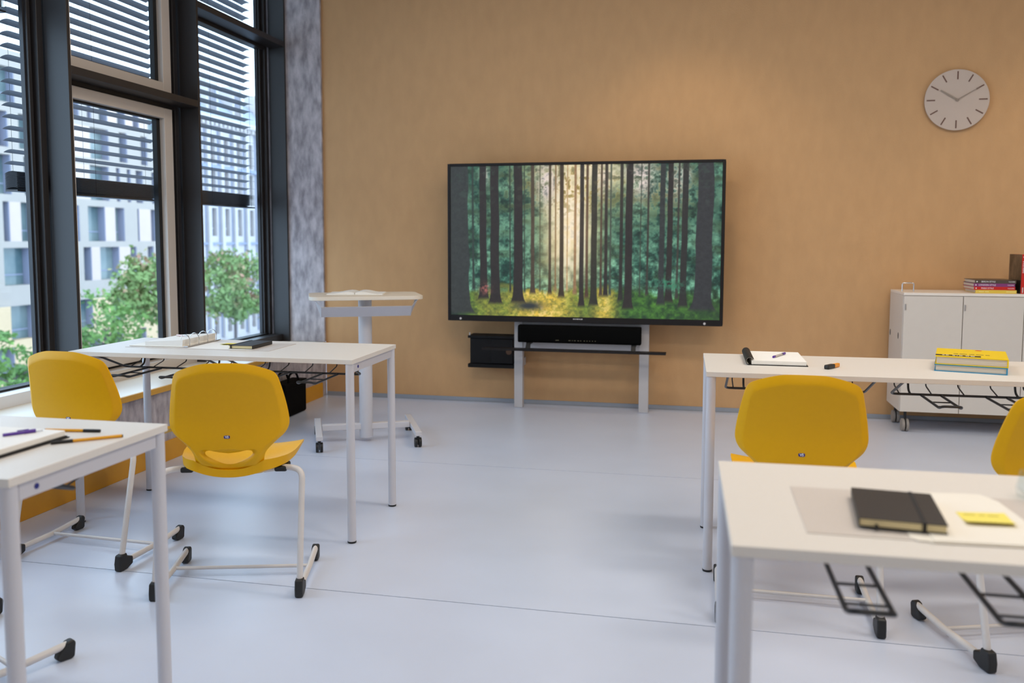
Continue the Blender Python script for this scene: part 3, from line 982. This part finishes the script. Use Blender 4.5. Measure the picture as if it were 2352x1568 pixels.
# cabinet
cb = tag(empty('storage_cabinet', (1.297, 5.93, 0)), 'white cabinet on castors below the clock', 'cabinet')
CW = 1.06
MB().box(0, CW, .019, .40, .135, .893).build('carcass', 'cab', cb, bevel=.002)
MB().box(0, CW, 0, .40, .8935, .911).build('cabinet_top', 'cabtop', cb, bevel=.002)
for k in range(3):
    d = MB().box(k * CW / 3 + .0022, (k + 1) * CW / 3 - .0022, 0, .0185, .137, .8905).build('door', 'cab', cb, bevel=.0015)
    MB().box(k * CW / 3 + .008, k * CW / 3 + .015, -.004, .0, .800, .838).build('hinge_plate', 'silver', d)
for (yy) in (.12, .358):
    MB().prism_x([(yy + .011 * math.cos(R(q * 30)), .620 + .021 * math.sin(R(q * 30))) for q in range(12)], -.0012, .0005).build('grip_hole', 'black', cb)
MB().tube(fillet([(.025, .17, .911), (.025, .17, .966), (.095, .17, .966), (.095, .17, .911)], .012, 5), .0045, 10).build('bow_handle', 'chrome', cb, smooth=True)
for (xx, yy) in ((.045, .05), (.045, .33), (CW - .045, .05), (CW - .045, .33)):
    castor(cb, (xx, yy), .042, .036, 'wheel', 'cap', 0, .1352)

# books
def book(name, label, loc, rz, w, d, h, cover, spine='front', group=None, pages='pages', cov_t=.0022, tilt=None):
    """lying book: spine along the local -y side (front) or the +x side"""
    t = tag(empty(name, loc, rz), label, 'book', group)
    m = MB()
    m.box(0, w, 0, d, 0, cov_t)
    m.box(0, w, 0, d, h - cov_t, h)
    if spine == 'front':
        m.box(0, w, 0, cov_t * 1.2, cov_t, h - cov_t)
        pb = (.004, w - .004, cov_t * 1.2, d - .005)
    else:
        m.box(w - cov_t * 1.6, w, 0, d, cov_t, h - cov_t)
        pb = (.005, w - cov_t * 1.6, .005, d - .005)
    m.build('cover', cover, t)
    MB().box(pb[0], pb[1], pb[2], pb[3], cov_t, h - cov_t).build('page_block', pages, t)
    return t
grp = 'books lying stacked on the cabinet'
bx = 1.722
specs = [('yel3', 'straw-yellow book, lowest of the stack on the cabinet', None, .011, .021),
         ('red', 'red-spined book second from the bottom of the cabinet stack', 'PARIS STYLE', .002, .0205),
         ('pur', 'purple-spined book third from the bottom of the cabinet stack', 'LONDON STYLE', .0, .0205),
         ('brn', 'dark brown book on top of the cabinet stack', 'BERLIN STYLE', .006, .0215)]
z = .9112
for (cv, lb, tx, dx, hh_) in specs:
    b = book('coffee_table_book', lb, (bx + dx, 5.985, z), R(-1), .238, .25, hh_, cv, 'front', grp)
    if tx:
        text_mesh('spine_title', tx, .0135, 'badgew', b, Matrix.Translation((.078, -.0003, hh_ / 2)) @ Matrix.Rotation(R(90), 4, 'X'))
        text_mesh('spine_publisher', 'TASCHEN', .0085, 'badgew', b, Matrix.Translation((.213, -.0003, hh_ / 2)) @ Matrix.Rotation(R(90), 4, 'X'))
        MB().cyl((.012, -.0004, hh_ / 2), (.012, .0, hh_ / 2), .004, 12).build('spine_emblem', 'badgew', b)
    else:
        for (a, c) in ((.006, .012), (.018, .05), (.056, .078), (.178, .232)):
            MB().box(a, c, -.0004, 0, hh_ * .36, hh_ * .62).build('spine_print', mat('pale_yellow_print', (236, 220, 140), .5, var=.01), b)
    z += hh_ + .0003
def standing_book(label, loc, rz, th, d, h, cover, side=None, txt=None):
    t = tag(empty('standing_book', loc, rz), label, 'book', 'books standing on the cabinet')
    m = MB()
    m.box(0, .002, 0, d, 0, h)
    m.box(th - .002, th, 0, d, 0, h)
    m.box(.002, th - .002, 0, .0025, 0, h)
    m.build('cover', cover, t)
    MB().box(.002, th - .002, .0025, d - .004, .003, h - .003).build('page_block', 'pages', t)
    if side:
        MB().box(-.0006, 0, .002, d, .0, h).build('cover_picture', side, t)
        MB().box(-.0011, -.0006, .006, d * .72, .001, h * .34).build('cover_picture', 'black', t)
    if txt:
        text_mesh('spine_title', txt, .014, 'badgew', t, Matrix.Translation((th / 2, -.0003, h * .68)) @ Matrix.Rotation(R(90), 4, 'X') @ Matrix.Rotation(R(90), 4, 'Z'))
        MB().box(th * .36, th * .64, -.0004, 0, .006, .04).build('spine_print', 'dotw', t)
        MB().cyl((th / 2, -.0004, h - .016), (th / 2, 0, h - .016), .004, 12).build('spine_emblem', 'badgew', t)
    return t
standing_book('red-spined book standing upright with a brown cover picture', (1.992, 5.975, .9112), 0, .021, .225, .248, 'red', 'photo', 'PARIS STYLE')
standing_book('purple-spined book standing upright behind the red one at the photo edge', (2.0135, 5.977, .9112), 0, .022, .225, .246, 'pur', None, 'LONDON STYLE')

# two thick books on the right far desk
ang = math.atan2(-.063, .231)
b1 = book('hardcover_book', 'blue hardcover lying under the yellow book on the desk', (.8665, 3.437, .7602), ang, .238, .265, .0255, 'blu', 'right', 'thick books on the far right desk', cov_t=.0028)
MB().box(.2382, .2388, .09, .262, .004, .022).build('spine_print', 'blu2', b1)
b2 = book('hardcover_book', 'thick yellow hardcover with a black title strip, atop the blue book', (.869, 3.439, .786), ang, .238, .265, .0305, 'yel', 'right', 'thick books on the far right desk', cov_t=.0028)
MB().box(.0, .150, .022, .058, .0305, .0309).build('title_strip', 'black', b2)
m = MB()
for (a, c) in ((.022, .030), (.034, .044), (.056, .066), (.070, .074), (.078, .090), (.100, .112), (.116, .130)):
    MB().box(a, c, .032, .048, .0309, .0312).build('title_print', 'dotw', b2)
m = MB()
for (a, c) in ((.06, .075), (.08, .105), (.112, .13), (.135, .16), (.166, .18)):
    MB().box(a, c, .095, .107, .0305, .0308).build('cover_print', 'brn', b2)
MB().lathe([(.012, 0), (.012, .0003)], (.145, .24, .0305), 18).build('cover_dot', 'red', b2)
MB().box(.2382, .2387, .035, .055, .003, .027).build('spine_print', 'brn', b2)
MB().box(.2382, .2387, .085, .10, .012, .026).build('spine_print', 'brn', b2)

# writing pad with flipped cover on the right far desk
pd = tag(empty('writing_pad', (.197, 3.432, .7602), 0), 'white writing pad with its black cover curled over, far right desk', 'notepad')
m = MB()
m.box(0, .222, 0, .300, 0, .003)
m.build('back_cover', 'black', pd, bevel=.0008)
MB().box(.012, .216, .003, .297, .003, .0185).build('page_block', 'paper', pd, bevel=.0008)
prof = []
for k in range(13):
    a = R(-95 - k * 20)
    prof.append((.0 + .0165 * math.cos(a) + .006, .0165 * math.sin(a) + .0165))
vs_, fs_ = [], []
for (x, zz) in prof:
    vs_ += [(x, .0, zz), (x, .300, zz)]
cx_, cz_ = .006, .0165
for (x, zz) in prof:
    vs_ += [(cx_ + (x - cx_) * .86, .0, cz_ + (zz - cz_) * .86), (cx_ + (x - cx_) * .86, .300, cz_ + (zz - cz_) * .86)]
n = len(prof)
for k in range(n - 1):
    a, b = 2 * k, 2 * n + 2 * k
    fs_ += [(a, a + 2, a + 3, a + 1), (b, b + 1, b + 3, b + 2), (a, b, b + 2, a + 2), (a + 1, a + 3, b + 3, b + 1)]
fs_ += [(0, 1, 2 * n + 1, 2 * n), (2 * n - 2, 4 * n - 2, 4 * n - 1, 2 * n - 1)]
MB().add(vs_, fs_).build('curled_cover', 'black', pd, smooth=True)
vs_, fs_ = [], []
for (x, zz) in prof[1:]:
    for kk in (.85, .80):
        vs_ += [(cx_ + (x - cx_) * kk, .0015, cz_ + (zz - cz_) * kk), (cx_ + (x - cx_) * kk, .2985, cz_ + (zz - cz_) * kk)]
for k in range(len(prof) - 2):
    a = 4 * k
    fs_ += [(a, a + 4, a + 5, a + 1), (a + 2, a + 3, a + 7, a + 6), (a, a + 2, a + 6, a + 4), (a + 1, a + 5, a + 7, a + 3)]
MB().add(vs_, fs_).build('cover_lining', 'paper', pd, smooth=True)
def pen_obj(name, label, p0, p1, r, segs, z, cat='pen', group=None):
    """segs: list of (from fraction, to fraction, radius factor, material, part name)"""
    d = Vector((p1[0] - p0[0], p1[1] - p0[1]))
    t = tag(empty(name, (p0[0], p0[1], z + r), math.atan2(d.y, d.x)), label, cat, group)
    L = d.length
    for (a, b, k, mm, pn) in segs:
        MB().cyl((a * L, 0, (k - 1) * r * .5 if k < 1 else 0), (b * L, 0, (k - 1) * r * .5 if k < 1 else 0), r * k, 12).build(pn, mm, t, smooth=True)
    return t
pen_obj('ballpoint_pen', 'clear pen with violet ends on the curled-cover writing pad', (.297, 3.52), (.352, 3.645), .0048,
        [(0, .13, .95, 'violet', 'tip'), (.13, .78, .85, 'clear', 'barrel'), (.78, 1, 1.0, 'violet', 'cap')], .7788)
hl = tag(empty('highlighter', (.478, 3.383, .7602), math.atan2(.085, .058)), 'black highlighter with an orange end, far right desk', 'highlighter')
m = MB()
m.box(0, .052, -.010, .010, 0, .016)
m.box(-.004, .03, -.0085, .0085, .002, .014)
m.build('cap', 'cap', hl, bevel=.003)
MB().prism([(.052, -.0085), (.052, .0085), (.098, .0065), (.098, -.0065)], .0008, .015).build('body', 'orange', hl, bevel=.003)

# things on the left far desk
mt = tag(empty('desk_mat', (-2.505, 3.372, .7602), .016), 'pale grey desk mat under the binder and notebook by the windows', 'desk mat')
MB().box(0, .695, 0, .27, 0, .0012).build('mat_sheet', 'matm', mt)
MB().prism([(.30, .01), (.60, .022), (.585, .25), (.29, .24)], .0012, .0018).build('paper_sheet', 'paper', mt)
bn = tag(empty('ring_binder', (-2.505, 3.40, .7622), R(3)), 'open white ring binder with metal rings on the desk by the windows', 'binder')
MB().box(0, .262, 0, .305, 0, .003).build('binder_cover', 'folder', bn, bevel=.001)
MB().prism_y([(.075, .003), (.255, .003), (.258, .0315), (.075, .0205)], .006, .302).build('paper_stack', 'paper', bn)
for yy in (.035, .115, .195, .275):
    MB().tube(fillet([(.232, yy, .003), (.232, yy, .044), (.258, yy, .056), (.278, yy, .034), (.274, yy, .003)], .016, 4), .0018, 8).build('ring', 'chrome', bn, smooth=True)
MB().box(.262, .285, .002, .302, .0, .004).build('ring_rail', 'chrome', bn, bevel=.0015)
pen_obj('marker_pen', 'pale pink pen lying on top of the ring binder', (-2.395, 3.60), (-2.315, 3.57), .0045,
        [(0, .7, 1, mat('blush_barrel', (222, 196, 190), .4, var=.01), 'barrel'), (.7, 1, .95, 'dotw', 'cap')], .7880)
def notebook(label, loc, rz, w, d, h, elastic_x, cover_spine_left=True, bookmark=None, group=None):
    t = tag(empty('black_notebook', loc, rz), label, 'notebook', group)
    m = MB()
    m.box(0, w, 0, d, 0, .0016)
    m.box(0, w, 0, d, h - .0016, h)
    sx = (0, .0018) if cover_spine_left else (w - .0018, w)
    m.box(sx[0], sx[1], 0, d, .0016, h - .0016)
    m.build('cover', 'nb', t, bevel=.0006)
    MB().box(.0018, w - .0018, .003, d - .003, .0016, h - .0016).build('page_block', 'cream', t)
    e = MB()
    ex = elastic_x
    e.box(ex, ex + .006, -.0008, d + .0008, h, h + .0008)
    e.box(ex, ex + .006, -.0008, .0002, .0004, h)
    e.box(ex, ex + .006, d - .0002, d + .0008, .0004, h)
    e.build('elastic_band', 'elastic', t)
    if bookmark:
        MB().box(bookmark, bookmark + .004, -.010, .004, .0004, .006).build('bookmark_ribbon', 'elastic', t)
    return t
notebook('black notebook with elastic band on the desk by the windows', (-2.018, 3.413, .7622), R(2), .112, .195, .0155, .008, False, None, 'black notebooks')
def sticky(label, pts, z):
    c = (sum(p[0] for p in pts) / 4, sum(p[1] for p in pts) / 4)
    t = tag(empty('sticky_note', (c[0], c[1], z)), label, 'sticky note', 'yellow sticky notes')
    q = [(p[0] - c[0], p[1] - c[1]) for p in pts]
    n = 8
    vs_, fs_ = [], []
    for k in range(n + 1):
        f = k / n
        zz = .0004 + .006 * (max(0, f - .45) / .55) ** 2
        for s_ in (0, 1):
            a, b = q[3 if s_ == 0 else 2], q[0 if s_ == 0 else 1]
            vs_.append((b[0] + (a[0] - b[0]) * f, b[1] + (a[1] - b[1]) * f, zz))
            vs_.append((b[0] + (a[0] - b[0]) * f, b[1] + (a[1] - b[1]) * f, zz - .0003))
    for k in range(n):
        a = 4 * k
        fs_ += [(a, a + 2, a + 6, a + 4), (a + 1, a + 5, a + 7, a + 3), (a, a + 4, a + 5, a + 1), (a + 2, a + 3, a + 7, a + 6)]
    fs_ += [(0, 1, 3, 2), (4 * n, 4 * n + 2, 4 * n + 3, 4 * n + 1)]
    MB().add(vs_, fs_).build('note_sheet', 'sticky', t, smooth=True)
    return t, q
sticky('yellow sticky note behind the black notebook by the windows', [(-2.135, 3.60), (-2.06, 3.605), (-2.055, 3.53), (-2.13, 3.525)], .7622)

# things on the left near desk
nbk = tag(empty('sketch_pad', (-1.735, 1.480, .7602), R(-1)), 'thick white pad on black boards at the left photo edge', 'notepad')
MB().box(0, .240, 0, .312, 0, .003).build('board', 'black', nbk, bevel=.0008)
MB().box(.0, .236, .003, .309, .003, .0055).build('board', 'black', nbk, bevel=.0008)
MB().box(.002, .232, .004, .306, .0055, .0185).build('page_block', 'paper', nbk, bevel=.001)
pp = pen_obj('ballpoint_pen', 'violet pen lying on the thick white pad at the left edge', (-1.590, 1.690), (-1.548, 1.752), .0042,
             [(0, .60, .9, 'violet', 'barrel'), (.60, .93, 1.15, 'violet', 'grip'), (.93, 1.15, .35, 'clear', 'tip')], .7789)
MB().box(.030, .055, -.001, .001, .004, .0065).build('clip', 'violet', pp)
for (lb, p0, p1) in (('amber fineliner with black cap lying behind the thick white pad', (-1.598, 1.832), (-1.456, 1.853)),
                     ('amber fineliner with black cap lying beside the thick white pad', (-1.366, 1.819), (-1.482, 1.715))):
    pen_obj('fineliner', lb, p0, p1, .0039, [(0, .015, .9, 'black', 'end_plug'), (.015, .70, 1, 'yel2', 'barrel'), (.70, 1.0, 1.06, 'black', 'cap')], .7602, 'pen', 'amber fineliners')

# things on the right near desk
mt2 = tag(empty('desk_mat', (.184, 1.459, .7602), .0), 'pale grey desk mat under the notebook in the right foreground', 'desk mat')
MB().box(0, .56, 0, .275, 0, .0012).build('mat_sheet', 'matm', mt2)
fd = tag(empty('paper_folder', (.345, 1.452, .7616)), 'white card folder under the yellow note in the right foreground', 'folder')
MB().prism([(.0, .045), (.0, .015), (.010, .003), (.024, .003), (.030, -.002), (.205, .008), (.212, .15), (.205, .255), (.192, .285), (.185, .298), (.155, .298), (.03, .285), (.02, .16)], 0, .0012).build('card', 'folder', fd)
MB().prism([(.032, .001), (.203, .010), (.209, .15), (.201, .252), (.182, .282), (.04, .276)], .0014, .0034).build('flap', 'folder', fd)
notebook('black notebook with cream pages and elastic in the right foreground', (.2705, 1.4975, .7652), R(-5.5), .136, .186, .0155, .098, True, .026, 'black notebooks')
stn, q = sticky('yellow sticky note on the white folder in the right foreground', [(.452, 1.617), (.534, 1.627), (.530, 1.550), (.452, 1.545)], .7652)
m = MB()
for (a, b) in ((-.030, -.012), (-.006, .004), (.008, .026)):
    m.box(a, b, .018, .022, .0006, .0008)
m.build('handwriting', 'ink', stn)
gl = tag(empty('drinking_glass', (.626, 1.745, .7616)), 'small faceted clear glass at the right edge of the nearest desk', 'glass')
MB().lathe([(.024, 0), (.034, .004), (.037, .018), (.033, .034), (.030, .052), (.028, .052), (.030, .034), (.032, .018), (.020, .008)], (0, 0, 0), 10).build('glass_body', 'glass', gl)

# black bag by the far corner
bg_ = tag(empty('black_bag', (-2.828, 5.58, 0)), 'black box-shaped bag standing against the parapet near the far corner', 'bag')
MB().box(-.062, .052, -.17, .165, .001, .235).build('bag_body', 'bag', bg_, bevel=.018, seg=3)
MB().box(-.066, .056, -.174, .169, .195, .24).build('bag_rim', 'bag', bg_, bevel=.008, seg=2)
for xx in (-.045, .035):
    MB().tube(fillet([(xx, -.09, .23), (xx, -.075, .30), (xx, .03, .305), (xx, .075, .23)], .05, 5), .008, 8).build('bag_handle', 'bag', bg_, smooth=True)

# ------------------------------------------------------------------ outside
GZ = -9.2
struct(MB().box(-90, -3.9, -20, 180, GZ - .3, GZ).build('ground', 'street'), 'pale street paving far below the windows', 'street')
def facade(root, X, y0, y1, rows, depth, wall_of, pane, reveal, pier_of):
    """rows: (z0, z1, [(ya, yb), ...]) ; wall between rows is filled with bands, between windows with piers"""
    prev = GZ
    for (z0, z1, wins) in rows:
        MB().box(X - depth, X, y0, y1, prev, z0).build('wall_band', wall_of((prev + z0) / 2), root)
        cur = y0
        for (a, b) in wins + [(y1, None)]:
            if a - cur > .02:
                MB().box(X - depth, X, cur, a, z0, z1).build('wall_pier', pier_of((z0 + z1) / 2, a), root)
            if b is None:
                break
            w = MB().box(X - depth + .02, X - depth + .10, a, b, z0, z1).build('window', pane, root)
            f = MB()
            f.box(X - depth + .10, X - .02, b - .06, b - .001, z0, z1)
            f.box(X - depth + .10, X - depth + .16, a, b, z0 + (z1 - z0) * .26, z0 + (z1 - z0) * .26 + .09)
            f.build('window_frame', reveal, w)
            cur = b
        prev = z1
    return prev
rng = random.Random(3)
b1_ = tag(empty('office_block', (0, 0, 0)), 'pale blue office block with irregular tall windows across the street', 'building')
def gen(y0, y1, seed):
    g = random.Random(seed)
    out, y = [], y0
    while y < y1 - 2.4:
        w = g.choice((.85, 1.05, 2.1, 1.3, 2.3, .5))
        out.append((y, y + w))
        y += w + g.choice((1.0, 1.2, 1.5, .9))
    return out
rows1 = [(-9.0, -6.55, [(49.0, 52.45), (56.0, 58.2), (60.2, 61.6), (63.0, 64.4), (66.6, 67.6), (69.2, 70.4)]),
         (-6.05, -3.56, [(48.6, 50.2), (52.25, 54.55), (56.4, 58.0), (59.3, 60.8), (63.15, 64.2), (66.25, 66.95), (69.0, 70.4)]),
         (-2.08, .61, gen(40, 50.5, 5) + [(51.83, 54.32), (56.4, 58.2), (59.94, 60.87), (61.88, 64.3), (65.76, 66.6), (68.14, 69.0), (70.4, 72.0)]),
         (1.08, 3.90, gen(40, 50.5, 6) + [(51.94, 52.54), (53.58, 54.9), (56.2, 57.2), (58.25, 59.63), (60.6, 62.65), (63.9, 65.12), (66.84, 67.1), (68.71, 69.53), (70.6, 72.0)]),
         (4.42, 7.22, gen(40, 60, 7) + [(61.0, 63.3), (64.2, 64.7), (65.6, 66.1), (66.78, 67.75), (69.0, 69.6), (70.6, 72.2)]),
         (7.75, 10.25, gen(40, 60, 8) + [(61.15, 63.4), (64.7, 65.75), (67.6, 68.5), (70.2, 71.4)]),
         (10.9, 13.4, gen(40, 72, 9))]
def wall1(z):
    return 'f_beige' if z < -3.6 else 'f_blue'
def pier1(z, a):
    if z < -3.0:
        return 'f_beige'
    return 'f_pink' if (int(a * 7.3) % 5) < 2 else 'f_blue'
zt = facade(b1_, -48, 38, 74.6, rows1, .75, wall1, 'f_glass', 'f_rev', pier1)
MB().box(-62, -48, 38, 74.6, zt, 14.6).build('parapet', 'f_blue', b1_)
MB().box(-62, -48.78, 38.02, 74.58, GZ, zt).build('block', 'f_rev', b1_)
b2_ = tag(empty('stone_building', (0, 0, 0)), 'old pale stone building with narrow windows and cornice, beyond the office block', 'building')
X2 = -48.0
def wins2(z0, z1):
    return (z0, z1, [(76.2 + k * 2.49 - .0, 76.2 + k * 2.49 + .92) for k in range(8)])
rows2 = [wins2(-8.4, -5.4), wins2(-3.9, -.62), wins2(1.6, 4.42), wins2(5.6, 8.2), wins2(8.9, 11.5)]
zt = facade(b2_, X2, 74.7, 96.5, rows2, .5, lambda z: 'f_old', 'f_win2', 'f_old', lambda z, a: 'f_old')
MB().box(X2 - 14, X2, 74.7, 96.5, zt, 13.0).build('frieze', 'f_old', b2_)
MB().box(X2 - 14, X2 + .7, 74.65, 97.2, 13.0, 13.55).build('cornice', 'f_old', b2_, bevel=.12)
for k in range(27):
    MB().box(X2, X2 + .5, 75.0 + k * .8, 75.4 + k * .8, 12.6, 13.0).build('cornice_block', 'f_old', b2_)
MB().prism_y([(X2 + .2, 13.55), (X2 - 14, 13.55), (X2 - 12, 16.6), (X2 - 2.2, 16.2)], 75.2, 96.0).build('roof', 'f_roof', b2_)
for (a, c) in ((79.0, 81.2), (84.0, 86.0), (90, 92)):
    d = MB().box(X2 - 2.6, X2 - .5, a, c, 13.6, 17.4).build('dormer', 'f_old', b2_)
    MB().box(X2 - .52, X2 - .46, a + .4, c - .4, 14.2, 16.6).build('dormer_window', 'f_win2', d)
MB().box(X2, X2 + .18, 74.7, 96.5, .72, .95).build('string_course', 'f_old2', b2_)
MB().box(X2, X2 + .25, 74.7, 96.5, 8.35, 8.75).build('string_course', 'f_old2', b2_)
for k in range(9):
    yy = 75.05 + k * 2.49
    MB().box(X2, X2 + .32, yy + .1, yy + .62, -8.8, 12.6).build('pilaster', 'f_old', b2_)
    MB().box(X2, X2 + .12, yy - .12, yy - .02, -8.8, 12.6).build('pilaster_joint', 'f_old2', b2_)
MB().box(X2 - 14, X2 - .52, 74.72, 96.48, GZ, zt).build('block', 'f_old2', b2_)

def tree(label, base, top, cx, rad, n, leafm, seed, size=.16):
    g = random.Random(seed)
    t = tag(empty('street_tree', (base[0], base[1], GZ)), label, 'tree', 'trees in the street')
    tr_ = MB()
    tr_.tube([(0, 0, 0), (.1, .05, 2.0), (.05, .1, cx[2] - GZ)], .16, 8, .07)
    for k in range(9):
        a = g.uniform(0, 6.28)
        el = g.uniform(.3, 1.1)
        z0_ = (cx[2] - GZ) * g.uniform(.72, 1.0)
        l = rad[0] * g.uniform(.55, .9)
        tr_.tube([(.05, .08, z0_), (l * .5 * math.cos(a), l * .5 * math.sin(a), z0_ + l * .35 * math.sin(el)), (l * math.cos(a), l * math.sin(a), z0_ + l * .9 * math.sin(el))], .05, 5, .015)
    tr_.build('trunk', 'bark', t, smooth=True)
    clumps = []
    for k in range(34):
        while True:
            p = Vector((g.uniform(-1, 1), g.uniform(-1, 1), g.uniform(-1, 1)))
            if .25 < p.length < 1:
                break
        clumps.append((Vector((p.x * rad[0], p.y * rad[1], p.z * rad[2] + cx[2] - GZ)), g.uniform(.28, .55) * rad[0] * .8))
    vs_, fs_ = [], []
    for k in range(n):
        c, rr = g.choice(clumps)
        p = c + Vector((g.gauss(0, .42), g.gauss(0, .42), g.gauss(0, .36))) * rr
        u = Vector((g.uniform(-1, 1), g.uniform(-1, 1), g.uniform(-1, 1))).normalized()
        v = u.orthogonal().normalized()
        s_ = size * g.uniform(.6, 1.3)
        i = len(vs_)
        vs_ += [p - u * s_, p + v * s_ * .5, p + u * s_, p - v * s_ * .5]
        fs_.append((i, i + 1, i + 2, i + 3))
    me_ = bpy.data.meshes.new('foliage')
    me_.from_pydata([tuple(p) for p in vs_], [], fs_)
    me_.materials.append(M[leafm])
    o = bpy.data.objects.new('foliage', me_)
    COL.objects.link(o)
    o.parent = t
    o['kind'] = 'stuff'
    return t
tree('reddish green street tree seen in the window beside the concrete pier', (-28, 48.0), 0, (0, 0, -1.75), (2.5, 2.9, 2.0), 5200, 'leaf1', 11)
tree('reddish green street tree half hidden by the beige-framed window', (-28, 40.4), 0, (0, 0, -1.35), (2.1, 2.1, 1.45), 4200, 'leaf1', 12)
tree('light green young tree in front of the beige ground floors', (-28, 36.1), 0, (0, 0, -3.1), (1.9, 2.0, 1.7), 1900, 'leaf2', 13, .13)
tree('light green young tree low at the left photo edge', (-28, 30.4), 0, (0, 0, -4.4), (1.2, 1.6, 1.8), 1500, 'leaf2', 14, .13)
